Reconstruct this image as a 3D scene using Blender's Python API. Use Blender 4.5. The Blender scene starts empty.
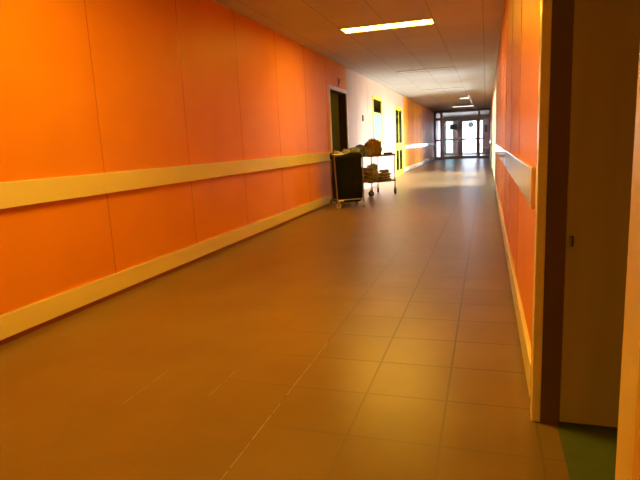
import bpy, bmesh, math, random
from math import radians as R, sin, cos, pi
from mathutils import Vector, Matrix, noise
random.seed(7)
sc = bpy.context.scene
C = sc.collection

# ------------------------------------------------------------------ dimensions
XL, XR = -2.79, 0.20          # wall faces
H = 2.67                      # ceiling height
YB, YE, YX = -5.0, 31.0, 38.5 # corridor back, glazed partition, lobby end
LF = XL + 0.025               # face of boards on the left wall

# ------------------------------------------------------------------ materials
def mat(name, col, rough=0.5, metal=0.0, spec=0.5):
    m = bpy.data.materials.new(name); m.use_nodes = True
    b = m.node_tree.nodes['Principled BSDF']
    b.inputs['Base Color'].default_value = (*col, 1)
    b.inputs['Roughness'].default_value = rough
    b.inputs['Metallic'].default_value = metal
    b.inputs['Specular IOR Level'].default_value = spec
    return m

def nodes(m):
    nt = m.node_tree
    return nt, nt.nodes, nt.links, nt.nodes['Principled BSDF']

def mottle(m, c1, c2, scale=4.0, detail=5.0, bump=0.0, bscale=60.0, stretch=(1, 1, 1), lo=0.35, hi=0.65):
    nt, N, L, b = nodes(m)
    tc = N.new('ShaderNodeTexCoord'); mp = N.new('ShaderNodeMapping')
    mp.inputs['Scale'].default_value = stretch
    L.new(tc.outputs['Object'], mp.inputs['Vector'])
    n = N.new('ShaderNodeTexNoise'); n.inputs['Scale'].default_value = scale; n.inputs['Detail'].default_value = detail
    L.new(mp.outputs['Vector'], n.inputs['Vector'])
    r = N.new('ShaderNodeValToRGB')
    r.color_ramp.elements[0].position = lo; r.color_ramp.elements[0].color = (*c1, 1)
    r.color_ramp.elements[1].position = hi; r.color_ramp.elements[1].color = (*c2, 1)
    L.new(n.outputs['Fac'], r.inputs['Fac']); L.new(r.outputs['Color'], b.inputs['Base Color'])
    if bump:
        n2 = N.new('ShaderNodeTexNoise'); n2.inputs['Scale'].default_value = bscale; n2.inputs['Detail'].default_value = 3
        L.new(mp.outputs['Vector'], n2.inputs['Vector'])
        bp = N.new('ShaderNodeBump'); bp.inputs['Strength'].default_value = bump; bp.inputs['Distance'].default_value = 0.01
        L.new(n2.outputs['Fac'], bp.inputs['Height']); L.new(bp.outputs['Normal'], b.inputs['Normal'])
    return m

ORANGE = (0.84, 0.27, 0.085)
m_orange = mottle(mat('orange_panel', ORANGE, 0.45, 0, 0.14), (0.79, 0.268, 0.010), (0.83, 0.296, 0.013), 1.3, 4, 0.03, 25)
m_seam = mat('panel_joint', (0.58, 0.17, 0.02), 0.25)
m_peach = mottle(mat('pale_peach_paint', (0.82, 0.52, 0.36), 0.5), (0.50, 0.31, 0.20), (0.54, 0.34, 0.225), 1.5, 4)
m_peachseam = mat('peach_joint', (0.62, 0.36, 0.24), 0.4)
m_board = mottle(mat('cream_board', (0.80, 0.68, 0.45), 0.22), (0.82, 0.70, 0.36), (0.86, 0.74, 0.40), 3, 5, 0.02, 8, (6, .3, 6))
m_skirt = mat('dark_skirt', (0.30, 0.075, 0.03), 0.45)
m_white = mat('white_paint', (0.80, 0.76, 0.68), 0.35)
m_dark2 = mat('dark_brown_jamb', (0.045, 0.028, 0.012), 0.7, 0, 0.1)
m_dark = mat('dark_jamb', (0.12, 0.065, 0.05), 0.4)
m_leaf = mottle(mat('beige_door', (0.40, 0.31, 0.19), 0.45), (0.37, 0.29, 0.16), (0.41, 0.32, 0.18), 2, 5, 0, 1, (6, 6, .5))
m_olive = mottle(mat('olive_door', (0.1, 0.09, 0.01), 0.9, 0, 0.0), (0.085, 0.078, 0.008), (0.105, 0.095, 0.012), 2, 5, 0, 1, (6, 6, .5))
m_yellow = mat('yellow_frame', (0.64, 0.57, 0.03), 0.3)
m_rframe = mat('cream_frame', (0.80, 0.68, 0.36), 0.35)
m_brown = mat('brown_metal', (0.46, 0.37, 0.35), 0.35)  # brown lightened, lens haze at the corridor end put into the colour
m_mauve = mat('lobby_haze_mauve', (0.50, 0.42, 0.44), 0.6)  # haze over the far lobby is put into this mauve wall colour
m_green = mottle(mat('green_vinyl', (0.17, 0.25, 0.09), 0.4), (0.085, 0.115, 0.045), (0.10, 0.135, 0.055), 9, 6)
m_room = mat('room_paint', (0.55, 0.45, 0.3), 0.7)
m_ground = mottle(mat('pale_paving', (0.62, 0.60, 0.56), 0.8), (0.58, 0.56, 0.52), (0.66, 0.64, 0.60), 3)
m_steel = mat('steel', (0.30, 0.29, 0.28), 0.35, 0.8)
m_steeldk = mat('dull_steel', (0.22, 0.21, 0.20), 0.4, 1.0)
m_rubber = mat('dark_rubber', (0.035, 0.033, 0.03), 0.6)
m_wheel = mat('cream_wheel', (0.62, 0.54, 0.42), 0.4)
m_bag = mottle(mat('dark_sack', (0.010, 0.012, 0.006), 0.6, 0, 0.12), (0.004, 0.006, 0.003), (0.007, 0.010, 0.005), 6, 4, 0.25, 9)
m_black = mat('black_plastic', (0.03, 0.03, 0.03), 0.4)
m_plate = mat('maroon_plate', (0.16, 0.045, 0.04), 0.4)
m_hook = mat('red_brown_wood', (0.22, 0.05, 0.025), 0.5)
m_grey = mat('grey_notice', (0.2, 0.19, 0.2), 0.5)
m_blue = mat('blue_notice', (0.07, 0.10, 0.20), 0.5)
m_bluegrey = mat('blue_grey_disc', (0.5, 0.6, 0.7), 0.5)
m_blind = mat('pale_frosted_pane', (0.20, 0.30, 0.30), 0.4)
m_louvre = mat('lamp_housing', (0.42, 0.40, 0.36), 0.4)

def cloth(name, a, b_, sc_=9):
    return mottle(mat(name, a, 0.9), a, b_, sc_, 6, 0.5, 40)
m_lin_grey = cloth('grey_linen', (0.15, 0.19, 0.25), (0.30, 0.36, 0.45))
m_lin_tan = cloth('tan_linen', (0.30, 0.25, 0.18), (0.54, 0.46, 0.36))
m_lin_white = cloth('offwhite_linen', (0.22, 0.27, 0.34), (0.42, 0.50, 0.60))
m_lin_brown = cloth('brown_sack', (0.32, 0.20, 0.018), (0.52, 0.34, 0.035), 14)
m_lin_green = cloth('greenish_linen', (0.26, 0.27, 0.21), (0.48, 0.49, 0.40))
m_lin_rust = cloth('rust_linen', (0.22, 0.14, 0.09), (0.42, 0.29, 0.21))

def glass(name, tint, refl_rough=0.03, frost=0.0):
    """thin glazing: transparent with a Fresnel reflection"""
    m = bpy.data.materials.new(name); m.use_nodes = True
    nt = m.node_tree; N = nt.nodes; L = nt.links; N.clear()
    o = N.new('ShaderNodeOutputMaterial'); mix = N.new('ShaderNodeMixShader'); fr = N.new('ShaderNodeFresnel')
    fr.inputs['IOR'].default_value = 1.5
    t = N.new('ShaderNodeBsdfTransparent'); t.inputs['Color'].default_value = (*tint, 1)
    g = N.new('ShaderNodeBsdfGlossy'); g.inputs['Roughness'].default_value = refl_rough
    L.new(fr.outputs['Fac'], mix.inputs['Fac']); L.new(t.outputs[0], mix.inputs[1]); L.new(g.outputs[0], mix.inputs[2])
    L.new(mix.outputs[0], o.inputs['Surface'])
    return m
m_glass = glass('clear_glass', (0.93, 0.95, 0.96))
m_glassexit = glass('tinted_glass', (0.45, 0.47, 0.5))
m_glasscyan = glass('cyan_glass', (0.20, 0.27, 0.29))
m_glassdk = glass('smoked_glass', (0.35, 0.33, 0.28))

def emis(name, col, s):
    m = bpy.data.materials.new(name); m.use_nodes = True
    b = m.node_tree.nodes['Principled BSDF']
    b.inputs['Base Color'].default_value = (0.8, 0.8, 0.8, 1)
    b.inputs['Emission Color'].default_value = (*col, 1); b.inputs['Emission Strength'].default_value = s
    return m

# --- floor: square vinyl tiles, some joints open and dark, a few worn pale
def math_node(N, L, op, a, b=None):
    n = N.new('ShaderNodeMath'); n.operation = op
    for i, v in enumerate((a, b)):
        if v is None: continue
        if isinstance(v, (int, float)): n.inputs[i].default_value = v
        else: L.new(v, n.inputs[i])
    return n.outputs[0]

def grid_lines(N, L, coord, off, pitch, half):
    """1 inside a joint line of half width `half` at off + k*pitch"""
    a = math_node(N, L, 'SUBTRACT', coord, off - pitch / 2 - 100 * pitch)
    a = math_node(N, L, 'MODULO', a, pitch)
    a = math_node(N, L, 'SUBTRACT', a, pitch / 2)
    a = math_node(N, L, 'ABSOLUTE', a)
    return math_node(N, L, 'LESS_THAN', a, half)

def mixrgb(N, L, fac, a, b):
    n = N.new('ShaderNodeMix'); n.data_type = 'RGBA'
    if isinstance(fac, (int, float)): n.inputs[0].default_value = fac
    else: L.new(fac, n.inputs[0])
    for i, v in ((6, a), (7, b)):
        if isinstance(v, tuple): n.inputs[i].default_value = (*v, 1)
        else: L.new(v, n.inputs[i])
    return n.outputs[2]

def floor_mat():
    m = mat('vinyl_tiles', (0.23, 0.15, 0.09), 0.3)
    nt, N, L, b = nodes(m)
    tc = N.new('ShaderNodeTexCoord'); sep = N.new('ShaderNodeSeparateXYZ'); L.new(tc.outputs['Object'], sep.inputs[0])
    mp = N.new('ShaderNodeMapping'); mp.inputs['Location'].default_value = (0.153 + 0.348 * 40, -2.879 + 0.355 * 40, 0)
    L.new(tc.outputs['Object'], mp.inputs[0])
    br = N.new('ShaderNodeTexBrick'); br.offset = 0.0; br.squash = 1.0
    br.inputs['Scale'].default_value = 1.0; br.inputs['Mortar Size'].default_value = 0.0052; br.inputs['Mortar Smooth'].default_value = 0.0
    br.inputs['Brick Width'].default_value = 0.348; br.inputs['Row Height'].default_value = 0.355
    br.inputs['Color1'].default_value = (0.232, 0.142, 0.056, 1); br.inputs['Color2'].default_value = (0.252, 0.156, 0.062, 1)
    br.inputs['Mortar'].default_value = (0.23, 0.15, 0.09, 1)
    L.new(mp.outputs[0], br.inputs['Vector'])
    big = N.new('ShaderNodeTexNoise'); big.inputs['Scale'].default_value = 2.3; big.inputs['Detail'].default_value = 7
    L.new(tc.outputs['Object'], big.inputs['Vector'])
    mo = N.new('ShaderNodeMapRange'); mo.inputs['From Min'].default_value = 0.3; mo.inputs['From Max'].default_value = 0.7
    L.new(big.outputs['Fac'], mo.inputs['Value'])
    tone = mixrgb(N, L, mo.outputs[0], (0.84, 0.80, 0.76), (1.08, 1.08, 1.08))
    mul = N.new('ShaderNodeMix'); mul.data_type = 'RGBA'; mul.blend_type = 'MULTIPLY'; mul.inputs[0].default_value = 1.0
    L.new(br.outputs['Color'], mul.inputs[6]); L.new(tone, mul.inputs[7])
    # joints are open towards the right wall and further along, tight and dirty near the left
    rx = N.new('ShaderNodeMapRange'); rx.inputs['From Min'].default_value = -1.25; rx.inputs['From Max'].default_value = -0.45
    rx.inputs['To Min'].default_value = 0.10; rx.inputs['To Max'].default_value = 0.62; L.new(sep.outputs[0], rx.inputs['Value'])
    ry = N.new('ShaderNodeMapRange'); ry.inputs['From Min'].default_value = 1.6; ry.inputs['From Max'].default_value = 2.6
    ry.inputs['To Min'].default_value = 0.12; ry.inputs['To Max'].default_value = 1.0; L.new(sep.outputs[1], ry.inputs['Value'])
    j = math_node(N, L, 'MULTIPLY', br.outputs['Fac'], math_node(N, L, 'MULTIPLY', rx.outputs[0], ry.outputs[0]))
    L.new(mixrgb(N, L, j, mul.outputs[2], (0.05, 0.028, 0.016)), b.inputs['Base Color'])
    rr = N.new('ShaderNodeMapRange'); rr.inputs['To Min'].default_value = 0.29; rr.inputs['To Max'].default_value = 0.36
    L.new(big.outputs['Fac'], rr.inputs['Value']); L.new(rr.outputs[0], b.inputs['Roughness'])
    bp = N.new('ShaderNodeBump'); bp.inputs['Strength'].default_value = 0.10; bp.inputs['Distance'].default_value = 0.006
    L.new(big.outputs['Fac'], bp.inputs['Height']); L.new(bp.outputs['Normal'], b.inputs['Normal'])
    return m
m_floor = floor_mat()

def ceil_mat():
    m = mat('ceiling_tiles', (0.70, 0.64, 0.56), 0.7, 0, 0.15)
    nt, N, L, b = nodes(m)
    tc = N.new('ShaderNodeTexCoord'); sep = N.new('ShaderNodeSeparateXYZ'); L.new(tc.outputs['Object'], sep.inputs[0])
    x, y = sep.outputs[0], sep.outputs[1]
    jx = grid_lines(N, L, x, -0.682, 0.629, 0.006)
    jy = math_node(N, L, 'MULTIPLY', grid_lines(N, L, y, 7.475, 0.629, 0.006), 0.3)
    ix = math_node(N, L, 'FLOOR', math_node(N, L, 'DIVIDE', math_node(N, L, 'ADD', x, 0.682), 0.629))
    iy = math_node(N, L, 'FLOOR', math_node(N, L, 'DIVIDE', math_node(N, L, 'SUBTRACT', y, 7.475), 0.629))
    cmb = N.new('ShaderNodeCombineXYZ'); L.new(ix, cmb.inputs[0]); L.new(iy, cmb.inputs[1])
    wn = N.new('ShaderNodeTexWhiteNoise'); wn.noise_dimensions = '2D'; L.new(cmb.outputs[0], wn.inputs['Vector'])
    big = N.new('ShaderNodeTexNoise'); big.inputs['Scale'].default_value = 40; big.inputs['Detail'].default_value = 4
    L.new(tc.outputs['Object'], big.inputs['Vector'])
    base = mixrgb(N, L, wn.outputs['Value'], (0.58, 0.58, 0.56), (0.64, 0.64, 0.62))
    base = mixrgb(N, L, math_node(N, L, 'MULTIPLY', math_node(N, L, 'GREATER_THAN', big.outputs['Fac'], 0.62), 0.25), base, (0.45, 0.39, 0.33))
    col = mixrgb(N, L, math_node(N, L, 'MULTIPLY', math_node(N, L, 'MAXIMUM', jx, jy), 0.45), base, (0.16, 0.11, 0.08))
    L.new(col, b.inputs['Base Color'])
    return m
m_ceil = ceil_mat()

# ------------------------------------------------------------------ mesh helpers
def add_box(bm, x0, x1, y0, y1, z0, z1, mi=0, bev=0.0, M=None):
    vs = [Vector((x, y, z)) for x in (x0, x1) for y in (y0, y1) for z in (z0, z1)]
    b2 = bmesh.new()
    v = [b2.verts.new(p) for p in vs]
    for f in ((0, 1, 3, 2), (4, 6, 7, 5), (0, 4, 5, 1), (2, 3, 7, 6), (0, 2, 6, 4), (1, 5, 7, 3)):
        b2.faces.new([v[i] for i in f])
    if bev > 0:
        bmesh.ops.bevel(b2, geom=b2.edges[:], offset=bev, segments=2, profile=0.6, affect='EDGES')
    if M is not None: bmesh.ops.transform(b2, matrix=M, verts=b2.verts)
    merge(bm, b2, mi)

def merge(bm, b2, mi=0):
    for f in b2.faces: f.material_index = mi
    me = bpy.data.meshes.new('tmp'); b2.to_mesh(me); b2.free()
    n0 = len(bm.faces)
    bm.from_mesh(me); bpy.data.meshes.remove(me)

def add_tube(bm, pts, r, seg=10, mi=0):
    pts = [Vector(p) for p in pts]
    b2 = bmesh.new(); rings = []
    for i, p in enumerate(pts):
        d = (pts[min(i + 1, len(pts) - 1)] - pts[max(i - 1, 0)]).normalized()
        a = d.cross(Vector((0, 0, 1)))
        if a.length < 1e-3: a = d.cross(Vector((1, 0, 0)))
        a.normalize(); c = d.cross(a)
        rr = r[i] if isinstance(r, (list, tuple)) else r
        rings.append([b2.verts.new(p + (a * cos(t) + c * sin(t)) * rr) for t in [2 * pi * k / seg for k in range(seg)]])
    for A, B in zip(rings, rings[1:]):
        for k in range(seg):
            b2.faces.new((A[k], A[(k + 1) % seg], B[(k + 1) % seg], B[k]))
    b2.faces.new(list(reversed(rings[0]))); b2.faces.new(rings[-1])
    bmesh.ops.recalc_face_normals(b2, faces=b2.faces)
    merge(bm, b2, mi)

def add_lathe(bm, prof, seg=24, M=None, mi=0):
    """prof: (radius, height) pairs about local Z"""
    b2 = bmesh.new(); rings = []
    for r, z in prof:
        rings.append([b2.verts.new((max(r, 1e-4) * cos(2 * pi * k / seg), max(r, 1e-4) * sin(2 * pi * k / seg), z)) for k in range(seg)])
    for A, B in zip(rings, rings[1:]):
        for k in range(seg): b2.faces.new((A[k], A[(k + 1) % seg], B[(k + 1) % seg], B[k]))
    b2.faces.new(list(reversed(rings[0]))); b2.faces.new(rings[-1])
    bmesh.ops.recalc_face_normals(b2, faces=b2.faces)
    if M is not None: bmesh.ops.transform(b2, matrix=M, verts=b2.verts)
    merge(bm, b2, mi)

def obj(name, bm, mats, parent=None, smooth=False):
    me = bpy.data.meshes.new(name)
    bmesh.ops.recalc_face_normals(bm, faces=bm.faces)
    bm.to_mesh(me); bm.free()
    for m in (mats if isinstance(mats, (list, tuple)) else [mats]): me.materials.append(m)
    if smooth:
        for p in me.polygons: p.use_smooth = True
    o = bpy.data.objects.new(name, me); C.objects.link(o)
    if parent: o.parent = parent
    return o

def boxes(name, lst, mats, parent=None, bev=0.0):
    bm = bmesh.new()
    for b in lst:
        add_box(bm, *b[:6], mi=b[6] if len(b) > 6 else 0, bev=bev)
    return obj(name, bm, mats, parent)

def tag(o, label=None, cat=None, group=None, kind=None):
    if label: o['label'] = label
    if cat: o['category'] = cat
    if group: o['group'] = group
    if kind: o['kind'] = kind
    return o

def thing(name, label, cat, loc=(0, 0, 0), rz=0.0, group=None):
    o = bpy.data.objects.new(name, None); C.objects.link(o)
    o.location = loc; o.rotation_euler = (0, 0, rz); o.empty_display_size = 0.1
    return tag(o, label, cat, group)

def struct(o, label, cat):
    return tag(o, label, cat, None, 'structure')

def kids(o): return [c for c in bpy.data.objects if c.parent == o]
def copy_tree(o, parent=None):
    c = o.copy(); C.objects.link(c)
    if parent: c.parent = parent
    for ch in kids(o): copy_tree(ch, c)
    return c

# ------------------------------------------------------------------ the shell
def wall_run(bm, x0, x1, y0, y1, z0, z1, holes, mi=0):
    """wall slab along Y with rectangular holes (ya, yb, za, zb)"""
    y = y0
    for ya, yb, za, zb in sorted(holes):
        if ya > y: add_box(bm, x0, x1, y, ya, z0, z1, mi)
        if za > z0: add_box(bm, x0, x1, ya, yb, z0, za, mi)
        if zb < z1: add_box(bm, x0, x1, ya, yb, zb, z1, mi)
        y = yb
    if y < y1: add_box(bm, x0, x1, y, y1, z0, z1, mi)

def seams(bm, face, ys, z0, z1, side, mi):
    for y in ys:
        a, b = (face, face + 0.0018) if side > 0 else (face - 0.0018, face)
        add_box(bm, a, b, y - 0.004, y + 0.004, z0, z1, mi)

# floor, ceiling
bm = bmesh.new(); add_box(bm, XL - 0.2, XR + 0.068, YB - .1, YX + .2, -0.1, 0)
rnd = random.Random(4)
for jx0, ya, yb, half in ((-0.849, 1.4, 2.0, .0022), (-0.849, 2.08, 2.74, .0026), (-1.545, 1.85, 2.22, .002), (-1.197, 2.0, 2.3, .0016)):   # scuffed pale joints
    yy = ya
    while yy < yb:
        ln = rnd.uniform(.03, .14)
        add_box(bm, jx0 - half * rnd.uniform(.5, 1), jx0 + half * rnd.uniform(.5, 1), yy, min(yy + ln, yb), -.001, .0004, 1)
        yy += ln + rnd.uniform(.002, .02)
struct(obj('floor', bm, [m_floor, mat('scuffed_edge', (0.50, 0.36, 0.20), 0.5)]),
       'orange brown vinyl tile floor running the length of the corridor', 'floor')
ceil = boxes('ceiling', [(XL - 0.2, XR + 0.2, YB - .1, YX + .2, H, H + 0.12)], m_ceil)
struct(ceil, 'suspended ceiling of pale tiles above the corridor', 'ceiling')

LP0, LP1 = 11.14, 19.3       # pale part of the left wall
DOORL = (9.83, 11.06, 0.0, 2.13)
WINL = (13.80, 15.08, 1.10, 2.30)
YDL = (17.36, 18.90, 0.0, 2.24)
bm = bmesh.new()
wall_run(bm, XL - 0.2, XL, YB, LP0, 0, H, [DOORL], 0)
wall_run(bm, XL - 0.2, XL, LP0, LP1, 0, H, [WINL, YDL], 1)
wall_run(bm, XL - 0.2, XL, LP1, YE, 0, H, [], 0)
wall_run(bm, XL - 0.2, XL, YE, YX, 0, H, [], 4)
P = 1.243
seams(bm, XL, [3.43 + P * k for k in range(-5, 5)] + [9.62], 0.036, H, 1, 2)
seams(bm, XL, [11.14, 11.95, 13.2, 16.2], 0.0, H, 1, 3)
seams(bm, XL, [19.3 + P * k for k in range(0, 10)], 0.036, H, 1, 2)
struct(obj('wall_left', bm, [m_orange, m_peach, m_seam, m_peachseam, m_mauve]),
       'long left corridor wall of orange panels turning pale peach past the dark doorway', 'wall')

RP0, RP1 = 12.3, 19.6
DOORR = (0.77, 2.115, 0.0, 2.12)
WR1 = (13.1, 15.35, 0.05, 2.30)
WR2 = (16.15, 19.0, 0.05, 2.30)
WR4 = (34.2, 36.4, 0.05, 2.45)
WR3 = (22.9, 23.7, 0.05, 1.75)
bm = bmesh.new()
wall_run(bm, XR, XR + 0.1, YB, RP0, 0, H, [DOORR], 0)
wall_run(bm, XR, XR + 0.1, RP0, RP1, 0, H, [WR1, WR2], 1)
wall_run(bm, XR, XR + 0.1, RP1, YE, 0, H, [WR3], 0)
wall_run(bm, XR, XR + 0.1, YE, YX, 0, H, [WR4], 4)
seams(bm, XR, [3.66 + P * k for k in range(0, 7)] + [-0.1, -1.35], 0.036, H, -1, 2)
seams(bm, XR, [RP0, RP1], 0, H, -1, 3)
struct(obj('wall_right', bm, [m_orange, m_peach, m_seam, m_peachseam, m_mauve]),
       'right corridor wall of orange panels beyond the open doorway', 'wall')
struct(boxes('wall_back', [(XL - .2, XR + .1, YB - .2, YB, 0, H)], m_orange), 'orange wall closing the corridor behind the camera', 'wall')

# lobby end wall beyond the glazed partition
bm = bmesh.new()
add_box(bm, XL - .2, -2.70, YX, YX + .15, 0, H)
add_box(bm, -2.18, -1.60, YX, YX + .15, 0, H)
add_box(bm, -0.20, XR + .1, YX, YX + .15, 0, H)
add_box(bm, -2.70, -2.18, YX, YX + .15, 2.45, H)
add_box(bm, -2.70, -2.18, YX, YX + .15, 0, 0.12)
add_box(bm, -1.60, -0.20, YX, YX + .15, 2.30, H)
struct(obj('wall_far', bm, m_mauve), 'end wall of the lobby with a bright glazed exit, haze put into its greyish mauve', 'wall')

# ground outside
struct(boxes('ground', [(-40, 60, -30, 120, -0.32, -0.12)], m_ground), 'pale paving outside the building', 'ground')

# baseboards
def board(name, xf, xw, y0, y1, side):
    b_ = bmesh.new()
    add_box(b_, min(xf, xw), max(xf, xw), y0, y1, 0.036, 0.182, 0, 0.006)
    a = xw + side * 0.008
    add_box(b_, min(a, xw), max(a, xw), y0, y1, 0.0, 0.036, 1)
    return obj(name, b_, [m_board, m_skirt])
struct(board('baseboard_left', LF, XL, YB, 9.72, 1), 'cream baseboard under the left handrail in the near corridor', 'baseboard')
struct(board('baseboard_left_far', LF, XL, 19.3, YE - .05, 1), 'cream baseboard on the far left wall before the glazed partition', 'baseboard')
struct(board('baseboard_right', XR - .022, XR, 2.2, RP0, -1), 'cream baseboard along the right wall past the doorway', 'baseboard')
struct(board('baseboard_right_near', XR - .022, XR, YB, 0.66, -1), 'cream baseboard on the right wall beside the camera', 'baseboard')
struct(board('baseboard_right_far', XR - .022, XR, RP1, YE - .05, -1), 'cream baseboard on the far right wall', 'baseboard')

# handrails
def handrail(label, xf, xw, y0, y1, side):
    t = thing('handrail', label, 'handrail', (0, (y0 + y1) / 2, 0), 0, None)
    yo = (y0 + y1) / 2
    b_ = bmesh.new(); add_box(b_, min(xf, xw), max(xf, xw), y0 + .045 - yo, y1 - .045 - yo, 0.812, 0.970, 0, 0.006)
    obj('rail_board', b_, m_rail, t)
    for a, b2 in ((y0, y0 + .045), (y1 - .045, y1)):
        b_ = bmesh.new(); e = side * 0.003
        add_box(b_, min(xf + e, xw), max(xf + e, xw), a - yo, b2 - yo, 0.806, 0.976, 0, 0.008)
        o = obj('end_cap', b_, m_cap, t)
    return t
m_rail = mat('glossy_cream_rail', (0.84, 0.74, 0.46), 0.12)
m_cap = mat('rail_cap', (0.78, 0.60, 0.34), 0.3)
handrail('long cream handrail on the left orange wall ending at the dark trolley', LF + .01, XL, YB + .02, 9.60, 1)
handrail('cream handrail on the far left wall between yellow door and glazed partition', LF + .01, XL, 19.4, YE - .1, 1)
handrail('glossy cream handrail on the right wall beyond the open door', XR - .024, XR, 2.30, 12.2, -1)
handrail('cream handrail on the far right wall towards the glazed partition', XR - .024, XR, 24.4, YE - .1, -1)

# ------------------------------------------------------------------ right doorway and side room
d = bpy.data.objects.new('door_1', None); C.objects.link(d); d.location = (XR, 2.07, 0)
struct(d, 'open beige door in cream casing at the right edge, green floor beyond', 'door')
def at(parent, lst, name, m, bev=0.0):
    l = parent.location
    return boxes(name, [(b[0] - l.x, b[1] - l.x, b[2] - l.y, b[3] - l.y, b[4] - l.z, b[5] - l.z) for b in lst], m, parent, bev)
m_casing = mat('cream_casing', (0.86, 0.68, 0.34), 0.25)
at(d, [(0.178, 0.21, 2.068, 2.15, 0, 2.2), (0.178, 0.21, 0.69, 0.772, 0, 2.2), (0.178, 0.21, 0.772, 2.068, 2.115, 2.2)], 'casing', m_casing, 0.004)
at(d, [(0.21, 0.277, 2.062, 2.114, 0, 2.115), (0.21, 0.30, 0.771, 0.783, 0, 2.115), (0.21, 0.30, 0.783, 2.062, 2.104, 2.119)], 'jamb_lining', m_dark)
lf = at(d, [(0.278, 1.50, 2.064, 2.104, 0.012, 2.09)], 'door_leaf', m_leaf, 0.002)
for z in (0.70, 1.85):
    b_ = bmesh.new(); add_lathe(b_, [(0.006, 0), (0.008, 0.004), (0.008, 0.036), (0.006, 0.04)], 12, Matrix.Translation((0.295 - XR, 2.06 - 2.07, z)))
    obj('hinge', b_, m_steeldk, lf)
b_ = bmesh.new()
add_tube(b_, [(1.42 - XR, -0.005, 1.02), (1.42 - XR, -0.055, 1.02), (1.30 - XR, -0.06, 1.02)], 0.009)
add_box(b_, 1.395 - XR, 1.445 - XR, -0.012, -0.004, 0.92, 1.12, 0, 0.003)
obj('handle', b_, m_steel, lf)
struct(boxes('floor_side_room', [(XR + 0.068, 3.4, -1.5, 4.2, -0.1, 0.0)], m_green), 'green vinyl floor of the side room past the right doorway', 'floor')
struct(boxes('wall_side_room', [(3.3, 3.4, -1.5, 4.2, 0, H), (XR + .1, 3.4, 4.1, 4.2, 0, H), (XR + .1, 3.4, -1.6, -1.5, 0, H),
                               (XR + .1, 3.4, -1.6, 4.2, H, H + .1)], m_room), 'plain walls of the dim side room behind the beige door', 'wall')

# ------------------------------------------------------------------ left dark doorway
d = bpy.data.objects.new('door_2', None); C.objects.link(d); d.location = (XL, 10.44, 0)
struct(d, 'dark doorway with white frame in the left wall above the trolley', 'door')
y0, y1, _, zt = DOORL
at(d, [(XL - .01, XL + .014, y0 - .065, y0, 0, zt + .065), (XL - .01, XL + .014, y1, y1 + .065, 0, zt + .065), (XL - .01, XL + .014, y0, y1, zt, zt + .065)], 'door_frame', m_white, 0.003)
at(d, [(XL - .2, XL - .011, y1 - .012, y1 - .001, 0, zt), (XL - .2, XL - .011, y0 + .001, y0 + .012, 0, zt), (XL - .2, XL - .011, y0 + .012, y1 - .012, zt - .012, zt - .001)], 'jamb_lining', m_dark2)
lf = at(d, [(XL - .2, XL - .155, y0 + .012, y1 - .012, 0.01, zt - .012)], 'door_leaf', m_olive, 0.002)
b_ = bmesh.new(); add_tube(b_, [(-.155, -.5, 1.02), (-.10, -.5, 1.02), (-.095, -.38, 1.02)], 0.009); obj('handle', b_, m_steel, lf)

# ------------------------------------------------------------------ yellow framed glazing
def frame_boxes(x0, x1, y0, y1, z0, z1, w):
    return [(x0, x1, y0, y0 + w, z0, z1), (x0, x1, y1 - w, y1, z0, z1), (x0, x1, y0 + w, y1 - w, z1 - w, z1), (x0, x1, y0 + w, y1 - w, z0, z0 + w)]

# left window: two small dark panes above a pale blind
d = bpy.data.objects.new('window_1', None); C.objects.link(d); d.location = (XL, 14.44, 1.7)
struct(d, 'yellow framed window with pale lower pane in the left wall', 'window')
y0, y1, z0, z1 = WINL
at(d, frame_boxes(XL - .08, XL + .015, y0, y1, z0, z1, .085) + [(XL - .05, XL - .02, y0 + .09, y1 - .09, 1.86, 1.90), (XL - .05, XL - .02, 14.62, 14.66, 1.90, z1 - .09)], 'window_frame', m_yellow, 0.003)
at(d, [(XL - .016, XL - .010, y0 + .085, 14.62, 1.90, z1 - .085), (XL - .016, XL - .010, 14.66, y1 - .085, 1.90, z1 - .085)], 'upper_pane', m_glassdk)
at(d, [(XL - .012, XL - .006, y0 + .085, y1 - .085, z0 + .085, 1.86)], 'lower_pane', m_blind)
at(d, [(XL - .19, XL - .14, y0, y1, z0, z1)], 'backing', m_grey)

# left yellow double door
d = bpy.data.objects.new('door_3', None); C.objects.link(d); d.location = (XL, 18.13, 0)
struct(d, 'yellow framed narrow glazed double door in the left wall', 'door')
y0, y1, z0, z1 = YDL
at(d, [(XL - .1, XL + .008, y0, y0 + .08, 0, z1), (XL - .1, XL + .008, y1 - .08, y1, 0, z1), (XL - .1, XL + .008, y0 + .08, y1 - .08, z1 - .08, z1)], 'door_frame', m_yellow, 0.003)
ym = (y0 + y1) / 2
for a, b2 in ((y0 + .08, ym - .004), (ym + .004, y1 - .08)):
    w = .05
    lf = at(d, [(XL - .03, XL - .003, a, a + w, .01, z1 - .085), (XL - .03, XL - .003, b2 - w, b2, .01, z1 - .085),
                (XL - .03, XL - .003, a + w, b2 - w, z1 - .085 - w, z1 - .085), (XL - .03, XL - .003, a + w, b2 - w, .01, .16),
                (XL - .03, XL - .003, a + w, b2 - w, .82, 1.06)], 'door_leaf', m_yellow, 0.003)
    for za, zb in ((.16, .82), (1.06, z1 - .085 - w)):
        o = boxes('pane', [(-.012, -.007, a + w - 18.13, b2 - w - 18.13, za, zb)], m_glassdk, lf)
    b_ = bmesh.new(); add_lathe(b_, [(0.03, 0), (0.03, 0.012), (0.02, 0.016)], 16,
        Matrix.Translation((-.005, (a + b2) / 2 - 18.13, z1 - .13)) @ Matrix.Rotation(pi / 2, 4, 'Y'))
    obj('closer_cap', b_, m_black, lf)
at(d, [(XL - .19, XL - .16, y0, y1, 0, z1)], 'backing', m_olive)

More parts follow.
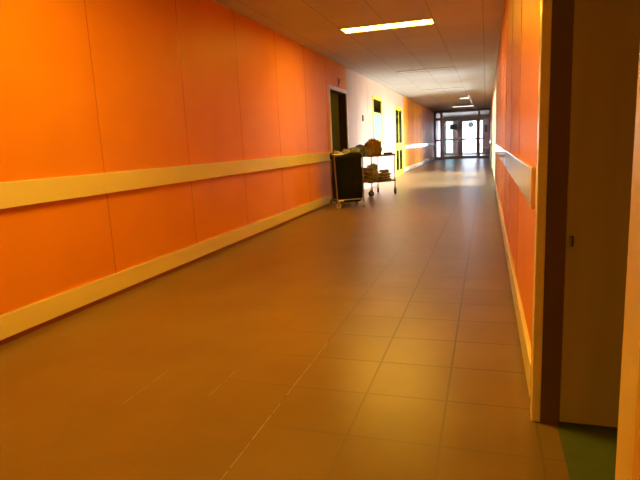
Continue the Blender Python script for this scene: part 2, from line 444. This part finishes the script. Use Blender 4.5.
# right-hand daylight windows (seen only edge on, they light the middle of the corridor)
def right_window(name, hole, label, nm):
    y0, y1, z0, z1 = hole
    d = bpy.data.objects.new(name, None); C.objects.link(d); d.location = (XR, (y0 + y1) / 2, z0)
    struct(d, label, 'window')
    fb = frame_boxes(XR - .003, XR + .09, y0, y1, z0, z1, .07)
    for k in range(1, nm):
        y = y0 + (y1 - y0) * k / nm
        fb.append((XR, XR + .06, y - .03, y + .03, z0 + .07, z1 - .07))
    at(d, fb, 'window_frame', m_rframe, 0.003)
    for k in range(nm):
        a = y0 + (y1 - y0) * k / nm + (.07 if k == 0 else .03); b2 = y0 + (y1 - y0) * (k + 1) / nm - (.07 if k == nm - 1 else .03)
        at(d, [(XR + .03, XR + .036, a, b2, z0 + .07, z1 - .07)], 'pane', m_glass)
right_window('window_2', WR1, 'cream framed tall window in the right wall just past the orange panels', 2)
right_window('window_3', WR2, 'cream framed tall window further along the pale right wall', 2)
right_window('window_4', WR3, 'cream framed narrow window in the far right orange wall', 1)

right_window('added_window_5', WR4, 'tall framed window added on the right beyond the glazed partition to brighten the lobby', 2)  # added opening, lets extra daylight in to brighten the lobby
# ------------------------------------------------------------------ glazed partition
t = thing('glazed_partition', 'brown framed glazed partition with double doors across the far end of the corridor', 'partition', (-1.3, YE, 0))
ox = 1.3
FX = [XL, -2.42, -0.40, XR]
def px_(x): return x + ox
fr = []
for x, w in ((XL + .045, .045), (-2.40, .055), (-0.38, .055), (XR - .035, .035)):
    fr.append((px_(x - w), px_(x + w), -.05, .05, 0, H))
fr += [(px_(XL), px_(XR), -.049, .049, 2.56, H), (px_(XL), px_(XR), -.049, .049, 2.16, 2.28)]
fr += [(px_(XL), px_(-2.40), -.045, .045, 1.03, 1.11), (px_(-.38), px_(XR), -.045, .045, 1.03, 1.11),
       (px_(XL), px_(-2.40), -.045, .045, 0, .14), (px_(-.38), px_(XR), -.045, .045, 0, .14)]
boxes('frame', fr, m_brown, t, 0.003)
for a, b2, za, zb in ((XL + .09, -2.455, 2.28, 2.56), (-2.345, -.435, 2.28, 2.56), (-.325, XR - .07, 2.28, 2.56),
                      (XL + .09, -2.455, 1.11, 2.16), (XL + .09, -2.455, .14, 1.03), (-.325, XR - .07, 1.11, 2.16), (-.325, XR - .07, .14, 1.03)):
    boxes('pane', [(px_(a), px_(b2), -.004, .004, za, zb)], m_glass, t)
for a, b2, s in ((-2.34, -1.395, 1), (-1.385, -.44, -1)):
    w = .085
    lf = boxes('door_leaf', [(px_(a), px_(a + w), -.025, .025, .01, 2.155), (px_(b2 - w), px_(b2), -.025, .025, .01, 2.155),
                             (px_(a + w), px_(b2 - w), -.025, .025, 2.155 - w, 2.155), (px_(a + w), px_(b2 - w), -.025, .025, .01, .17),
                             (px_(a + w), px_(b2 - w), -.025, .025, 1.04, 1.12)], m_brown, t, 0.003)
    for za, zb in ((.17, 1.04), (1.12, 2.155 - w)):
        boxes('pane', [(px_(a + w), px_(b2 - w), -.004, .004, za, zb)], m_glass, lf)
    b_ = bmesh.new(); hx = px_(b2 - .042 if s > 0 else a + .042)
    add_tube(b_, [(hx, -.025, .9), (hx, -.07, .9), (hx, -.07, 1.25), (hx, -.025, 1.25)], 0.012)
    obj('pull_handle', b_, m_steel, lf)

tag(boxes('notice', [(-1.93, -1.56, YE - .05, YE - .03, 1.62, 1.90)], m_grey), 'small dark grey notice on the left leaf of the far glazed doors', 'notice')

# exit door in the lobby end
t = thing('exit_door', 'bright glazed exit doorway in the lobby end wall seen through the partition', 'door', (-0.9, YX, 0))
boxes('frame', [(-.70, -.64, 0, .1, 0, 2.3), (.64, .70, 0, .1, 0, 2.3), (-.64, .64, 0, .1, 2.24, 2.3), (-.64, .64, .02, .08, 1.0, 1.06), (-.64, .64, .02, .08, 0, .12), (.34, .39, .02, .08, .12, 2.24)], m_white, t, .004)
for a, b2 in ((-.64, .34), (.39, .64)):
    boxes('pane', [(a, b2, .045, .053, 1.06, 2.24)], m_glassexit, t); boxes('pane', [(a, b2, .045, .053, .12, 1.0)], m_glassexit, t)
b_ = bmesh.new(); add_lathe(b_, [(0.2, 0), (0.2, 0.012)], 28, Matrix.Translation((-.12, .045, 2.02)) @ Matrix.Rotation(pi / 2, 4, 'X'))
o = obj('disc_sticker', b_, m_bluegrey, t); o['label'] = 'round blue grey disc'
t = thing('lobby_window', 'narrow pale window in the lobby end wall left of the bright exit', 'window', (-2.44, YX, 0))
boxes('frame', [(-.26, -.22, 0, .1, .12, 2.45), (.22, .26, 0, .1, .12, 2.45), (-.22, .22, 0, .1, 2.41, 2.45), (-.22, .22, 0, .1, .12, .16), (-.22, .22, .01, .09, 1.08, 1.12)], m_white, t, .003)
boxes('pane', [(-.22, .22, .045, .053, 1.12, 2.41)], m_glasscyan, t); boxes('pane', [(-.22, .22, .045, .053, .16, 1.08)], m_glasscyan, t)
tag(boxes('wall_notice', [(-.12, .06, YX - .02, YX, 1.45, 1.95)], m_blue), 'small dark blue notice on the lobby wall right of the bright exit', 'notice')
t = thing('lobby_bench', 'low pale bench at the lobby end wall right of the exit', 'bench', (-.02, YX - .3, 0))
boxes('seat', [(-.2, .2, -.2, .2, .40, .45)], m_white, t, .01)
for sx in (-.17, .17):
    for sy in (-.17, .17): boxes('leg', [(sx - .02, sx + .02, sy - .02, sy + .02, 0, .40)], m_steel, t)

# ------------------------------------------------------------------ ceiling lights
WARM = (1.0, 0.565, 0.042)
LAMP_S = 62
def lamp(label, x0, x1, y0, y1, col, s, power):
    t = thing('ceiling_light', label, 'ceiling light', ((x0 + x1) / 2, (y0 + y1) / 2, H), 0, None)
    hx, hy = (x1 - x0) / 2, (y1 - y0) / 2
    w = .015
    boxes('housing', [(-hx - w, -hx, -hy - w, hy + w, -.012, 0), (hx, hx + w, -hy - w, hy + w, -.012, 0),
                      (-hx, hx, -hy - w, -hy, -.012, 0), (-hx, hx, hy, hy + w, -.012, 0)], m_louvre, t)
    boxes('diffuser', [(-hx, hx, -hy, hy, -.007, -.001)], emis('lit_diffuser', col, s), t)
lamp('lit strip light in the orange ceiling just before the trolley', -1.925, -.70, 7.50, 7.78, WARM, LAMP_S, 0)
lamp('lit strip light overhead just ahead of the camera position', -1.925, -.70, 2.47, 2.75, WARM, LAMP_S, 0)
lamp('lit strip light overhead behind the camera position', -1.925, -.70, -2.56, -2.28, WARM, LAMP_S, 0)
lamp('unlit strip light in the pale ceiling past the dark doorway', -1.925, -.70, 12.53, 12.81, (1, 1, 1), 0, 0)
lamp('unlit strip light in the pale ceiling opposite the yellow door', -1.925, -.70, 17.56, 17.84, (1, 1, 1), 0, 0)
lamp('short lit strip light in the dim far ceiling', -1.0, -.62, 22.1, 22.35, (1, .92, .82), 5, 0)
lamp('long lit strip light close to the far glazed partition', -1.60, -.60, 27.6, 27.9, (1, .92, .82), 5, 0)
# edge trims of the ceiling
def trim(name, b, m, label): return struct(boxes(name, [b], m), label, 'ceiling trim')
m_trim = mat('white_trim', (0.85, 0.83, 0.8), 0.2)
trim('trim_1', (-.07, -.04, 12.3, YE - .05, H - .012, H), m_trim, 'thin white ceiling edge trim along the right side')
trim('trim_2', (-.66, -.62, 21.0, YE - .05, H - .012, H), m_trim, 'thin white ceiling grid strip towards the far partition')

# ------------------------------------------------------------------ small wall things
b_ = bmesh.new()
add_box(b_, 0, .02, -.06, .06, -.085, .055, 0, .004)
add_box(b_, .02, .024, -.045, .045, -.07, .04, 1)
o = obj('wall_sign', b_, [m_plate, m_hook]); o.location = (XL, 12.6, 1.70)
tag(o, 'small dark maroon plate on the pale left wall before the yellow window', 'sign')
b_ = bmesh.new()
add_box(b_, 0, .014, -.014, .014, -.09, .08, 0, .003)
add_box(b_, 0, .014, .014, .09, -.01, .018, 0, .003)
add_tube(b_, [(.008, .015, -.02), (.02, .05, .03), (.03, .085, .065)], .009, 8)
o = obj('wall_bracket', b_, m_hook); o.location = (XL, 10.46, 2.30)
tag(o, 'small red brown bracket above the dark left doorway', 'bracket')

# ------------------------------------------------------------------ casters
def caster(parent, x, y, r, wheel_m, ang, top):
    """fork with a wheel; hangs from z=top"""
    b_ = bmesh.new()
    M = Matrix.Translation((x, y, 0)) @ Matrix.Rotation(ang, 4, 'Z')
    for s in (-1, 1): add_box(b_, -.014, .014 + .02, s * .019 - .003, s * .019 + .003, r - .012, 2 * r + .03, 0, 0, M)
    add_box(b_, -.02, .034, -.022, .022, 2 * r + .02, 2 * r + .032, 0, .003, M)
    add_tube(b_, [M @ Vector((0, 0, 2 * r + .03)), M @ Vector((0, 0, top))], .011, 10)
    c = obj('caster', b_, m_steel, parent)
    b_ = bmesh.new()
    MW = M @ Matrix.Translation((.018, 0, r)) @ Matrix.Rotation(pi / 2, 4, 'X')
    add_lathe(b_, [(r * .5, -.014), (r * .55, -.015), (r * .92, -.015), (r, -.010), (r, .010), (r * .92, .015), (r * .55, .015), (r * .5, .014)], 24, MW)
    obj('wheel', b_, wheel_m, c)
    return c

# ------------------------------------------------------------------ laundry trolley with a dark sack
A1 = math.atan2(.22, .39)
W, D, ZT = .47, .40, .93
T1 = thing('laundry_trolley', 'wheeled laundry trolley holding a dark green black sack against the left wall', 'trolley', (-2.45, 8.86, 0), A1)
for (x, y) in ((0, 0), (W, 0), (0, D), (W, D)):
    b_ = bmesh.new(); lean = .035 if y == 0 and x == 0 else 0.0
    add_tube(b_, [(x - lean, y, ZT), (x, y, .14), (x, y, .135)], .011, 10)
    obj('post', b_, m_steel, T1)
b_ = bmesh.new()
for z in (.15,):
    for a, b2 in (((0, 0), (W, 0)), ((W, 0), (W, D)), ((W, D), (0, D)), ((0, D), (0, 0))):
        add_tube(b_, [(*a, z), (*b2, z)], .010, 8)
obj('base_frame', b_, m_steel, T1)
b_ = bmesh.new()
for a, b2 in (((-.035, 0), (W, 0)), ((W, 0), (W, D)), ((W, D), (0, D)), ((0, D), (-.035, 0))):
    add_tube(b_, [(*a, ZT), (*b2, ZT)], .011, 8)
obj('top_rim', b_, m_steel, T1)
for i, (x, y) in enumerate(((0, 0), (W, 0), (0, D), (W, D))):
    caster(T1, x, y, .048, m_wheel, (.25, 1.2, 2.2, 2.6)[i], .15)
# sack: lofted rounded rectangles with sag, folded over the rim
def rrect(cx, cy, hx, hy, rr, n=40):
    out = []
    for k in range(n):
        a = 2 * pi * k / n
        c_, s_ = cos(a), sin(a); p = 6.0
        q = (abs(c_) ** p + abs(s_) ** p) ** (-1 / p)
        out.append((cx + hx * c_ * q, cy + hy * s_ * q))
    return out
b_ = bmesh.new(); rings = []
lev = [(.10, .80), (.115, .93), (.16, .985), (.30, 1.0), (.45, 1.01), (.60, 1.0), (.75, .99), (.86, .99), (.92, 1.0), (.955, 1.045), (.945, 1.085), (.90, 1.10), (.86, 1.095)]
for i, (z, s) in enumerate(lev):
    ring = []
    for k, (x, y) in enumerate(rrect(W / 2, D / 2, W / 2 * s + .006, D / 2 * s + .006, .05)):
        n = noise.noise(Vector((x * 9, y * 9, z * 5)))
        amp = .010 if i < 9 else .006
        dx, dy = x - W / 2, y - D / 2; l = math.hypot(dx, dy)
        zz = z
        if i >= 8:
            zz -= .07 * max(0, 1 - math.hypot(x + .0, y + .0) / .22)       # sag at the near left corner
            zz += .012 * noise.noise(Vector((x * 22, y * 22, 3)))
        ring.append(b_.verts.new((x + dx / l * n * amp, y + dy / l * n * amp, zz)))
    rings.append(ring)
fill = [b_.verts.new((x, y, .80)) for x, y in rrect(W / 2, D / 2, W / 2 * .97, D / 2 * .97, .05)]
b_.faces.new(fill)
nn = len(rings[0])
for A, B in zip(rings, rings[1:]):
    for k in range(nn): b_.faces.new((A[k], A[(k + 1) % nn], B[(k + 1) % nn], B[k]))
b_.faces.new(list(reversed(rings[0])))
sack = obj('sack', b_, m_bag, T1, True)
b_ = bmesh.new(); add_box(b_, .02, .11, -.016, -.008, .125, .15, 0, .002); o = obj('tag_label', b_, m_white, T1); o['label'] = 'small white tag at the foot'

# ------------------------------------------------------------------ shelf trolley
A2 = math.atan2(.48, .40)
T2 = thing('shelf_trolley', 'two shelf steel trolley carrying linen behind the dark sack trolley', 'trolley', (-2.262, 10.90, 0), A2)
L2, D2, Z1, Z2 = .63, .575, .30, .835
for z in (Z1, Z2):
    b_ = bmesh.new()
    add_box(b_, -.10, L2 + .015, -.012, D2 + .012, z - .010, z + .002, 0, .002)
    for a, b2 in ((-.015, -.005), (D2 + .005, D2 + .015)): add_box(b_, -.10, L2 + .015, a, b2, z - .022, z + .022 if z > .5 else z + .018, 0, .002)
    obj('shelf', b_, m_steeldk, T2)
for (x, y) in ((0, 0), (L2, 0), (0, D2), (L2, D2)):
    b_ = bmesh.new(); add_tube(b_, [(x, y, .15), (x, y, .855), (x, y, .862)], [.012, .012, .006], 10); obj('post', b_, m_steel, T2)
for i, (x, y) in enumerate(((0, 0), (L2, 0), (0, D2), (L2, D2))):
    caster(T2, x, y, .060, m_rubber, (2.4, .6, 2.9, 1.0)[i], .16)

# ------------------------------------------------------------------ linen
def crumple(name, label, cat, loc, size, m, seed, rz=0.0, group=None, sub=5, amp=.22, f=1.0, sq=2.6):
    """a crumpled cloth bundle resting on z = loc.z"""
    b_ = bmesh.new(); bmesh.ops.create_icosphere(b_, subdivisions=sub, radius=1)
    sx, sy, sz = size
    for v in b_.verts:
        p = v.co.normalized()
        q = (abs(p.x) ** sq + abs(p.y) ** sq + abs(p.z) ** sq) ** (-1 / sq)
        s = Vector((seed * 3.1, seed * 1.7, seed))
        n = noise.noise(p * 1.7 * f + s) * 1.0
        r1 = 1 - abs(noise.noise(p * 3.4 * f + s * 2)) * 2        # ridges: folds
        r2 = 1 - abs(noise.noise(p * 7.5 * f + s * 3)) * 2
        r3 = 1 - abs(noise.noise(p * 15 * f + s * 5)) * 2
        vd = noise.voronoi(p * 2.3 * f + s)[0]; vd2 = noise.voronoi(p * 5.0 * f + s)[0]
        k = q * (.92 + amp * (n * .8 + (vd[1] - vd[0]) * 1.3 + (vd2[1] - vd2[0]) * .7 - .45 + r1 * .35 + r2 * .35 + r3 * .2))
        v.co = Vector((p.x * k * sx, p.y * k * sy, p.z * k * sz))
    zmin = min(v.co.z for v in b_.verts)
    lo = zmin * .72
    for v in b_.verts: v.co.z = max(v.co.z, lo) - lo
    o = obj(name, b_, m, None, True); o.location = loc; o.rotation_euler = (0, 0, rz)
    return tag(o, label, cat, group)

def folded(name, label, cat, loc, size, m, seed, rz, layers=4, group=None):
    """a folded stack: soft rounded layers, one cloth"""
    b_ = bmesh.new(); rnd = random.Random(seed)
    hx, hy, hz = size; t = hz / layers
    for i in range(layers):
        b2 = bmesh.new(); bmesh.ops.create_cube(b2, size=1)
        bmesh.ops.subdivide_edges(b2, edges=b2.edges[:], cuts=7, use_grid_fill=True)
        ox_, oy_ = rnd.uniform(-.012, .012), rnd.uniform(-.012, .012); ang = rnd.uniform(-.06, .06)
        for v in b2.verts:
            p = v.co * 2
            edge = max(abs(p.x), abs(p.y))
            zf = p.z * (1 - .55 * max(0, edge - .7) / .3)
            rr = 1 - .05 * (p.z * p.z)
            x, y = p.x * hx / 2 * rr, p.y * hy / 2 * rr
            z = t * (i + .5) + zf * t / 2
            z += (.012 * noise.noise(Vector((x * 9, y * 9, seed * 2.3)))) * (i + .6) / layers
            x += .012 * noise.noise(Vector((x * 7, z * 30, seed))); y += .012 * noise.noise(Vector((y * 7, z * 30, seed + 5)))
            v.co = Vector((x * cos(ang) - y * sin(ang) + ox_, x * sin(ang) + y * cos(ang) + oy_, max(z, 0.0)))
        merge(b_, b2)
    o = obj(name, b_, m, None, True); o.location = loc; o.rotation_euler = (0, 0, rz)
    return tag(o, label, cat, group)

M1 = Matrix.Translation((-2.45, 8.86, 0)) @ Matrix.Rotation(A1, 4, 'Z')
M2 = Matrix.Translation((-2.262, 10.90, 0)) @ Matrix.Rotation(A2, 4, 'Z')
def l1(x, y, z): return M1 @ Vector((x, y, z))
def l2(x, y, z): return M2 @ Vector((x, y, z))

# contents of the sack (they fill it from below, tops stand above the rim)
crumple('soiled_linen', 'pale crumpled linen lowest at the left end of the dark sack', 'linen', l1(.085, .20, .803), (.07, .16, .095), m_lin_white, 2, A1, 'linen in the sack')
crumple('soiled_linen', 'pale crumpled linen in the middle of the dark sack', 'linen', l1(.235, .19, .803), (.07, .15, .105), m_lin_white, 5, A1, 'linen in the sack')
crumple('soiled_linen', 'grey crumpled linen heaped highest at the right end of the dark sack', 'linen', l1(.39, .20, .803), (.075, .16, .125), m_lin_grey, 8, A1, 'linen in the sack')
# top shelf
zt = Z2 + .003
crumple('linen_sack', 'large crumpled golden brown sack on the top shelf', 'sack', l2(.235, .22, zt), (.175, .17, .175), m_lin_brown, 3, A2, None, 5, .24, 1.2, 2.15)
crumple('linen_bundle', 'grey crumpled linen bundle on the top shelf left of brown sack', 'linen', l2(-.02, .34, zt), (.065, .13, .12), m_lin_grey, 11, A2, 'bundles on the shelf trolley')
crumple('linen_bundle', 'small tan bundle at the near edge of the top shelf', 'linen', l2(-.02, .06, zt), (.065, .045, .075), m_lin_tan, 12, A2, 'bundles on the shelf trolley')
o = boxes('storage_tray', [(-.045, .045, -.09, .09, 0, .05)], m_black, None, .008); o.location = l2(.575, .14, zt); o.rotation_euler.z = A2
tag(o, 'flat black tray at the right end of the top shelf', 'tray')
# bottom shelf
zt = Z1 + .003
folded('folded_linen', 'tall rust and tan folded linen pile standing on lower shelf behind left post', 'linen', l2(-.01, .18, zt), (.16, .30, .29), m_lin_rust, 21, A2, 5, 'bundles on the shelf trolley')
crumple('linen_bundle', 'greenish grey bundle in the middle of the lower shelf', 'linen', l2(.185, .19, zt), (.078, .14, .19), m_lin_green, 22, A2, 'bundles on the shelf trolley')
folded('folded_linen', 'low tan folded pile at the right of the lower shelf', 'linen', l2(.44, .14, zt), (.29, .22, .16), m_lin_tan, 23, A2, 3, 'bundles on the shelf trolley')
crumple('linen_bundle', 'small greenish bundle on top of the low tan folded pile', 'linen', l2(.46, .14, zt + .162), (.11, .075, .035), m_lin_green, 24, A2, 'bundles on the shelf trolley')

# ------------------------------------------------------------------ daylight
w = bpy.data.worlds.new('World'); sc.world = w; w.use_nodes = True
bg = w.node_tree.nodes['Background']; bg.inputs['Color'].default_value = (0.86, 0.94, 1.0, 1); bg.inputs['Strength'].default_value = 60.0
def portal(x, y, z, sx, sy, rot):
    l = bpy.data.lights.new('daylight_portal', 'AREA'); l.shape = 'RECTANGLE'; l.size = sx; l.size_y = sy
    l.cycles.is_portal = True
    o = bpy.data.objects.new('daylight_portal', l); C.objects.link(o); o.location = (x, y, z); o.rotation_euler = rot
for h in (WR1, WR2, WR3, WR4):
    portal(XR + .13, (h[0] + h[1]) / 2, (h[2] + h[3]) / 2, h[3] - h[2], h[1] - h[0], (0, pi / 2, 0))
portal(-.9, YX + .2, 1.15, 1.4, 2.3, (-pi / 2, 0, 0))
portal(-2.44, YX + .2, 1.28, .5, 2.3, (-pi / 2, 0, 0))

# ------------------------------------------------------------------ camera
cam = bpy.data.cameras.new('Camera'); co = bpy.data.objects.new('Camera', cam); C.objects.link(co)
cam.sensor_width = 36; cam.lens = 531.81 / 640 * 36; cam.clip_start = 0.02; cam.clip_end = 300
yw, pt, rl = R(-17.554), R(-10.0824), R(-2.6512)
f = Vector((sin(yw) * cos(pt), cos(yw) * cos(pt), sin(pt)))
rt = Vector((cos(yw), -sin(yw), 0)); up = rt.cross(f)
r2 = rt * cos(rl) + up * sin(rl); u2 = -rt * sin(rl) + up * cos(rl)
m = Matrix((r2, u2, -f)).transposed().to_4x4(); m.translation = (0, 0, 1.1)
co.matrix_world = m
sc.camera = co

vs = sc.view_settings
vs.view_transform = 'Standard'; vs.look = 'None'; vs.exposure = 0.0; vs.gamma = 1.0; vs.use_curve_mapping = False
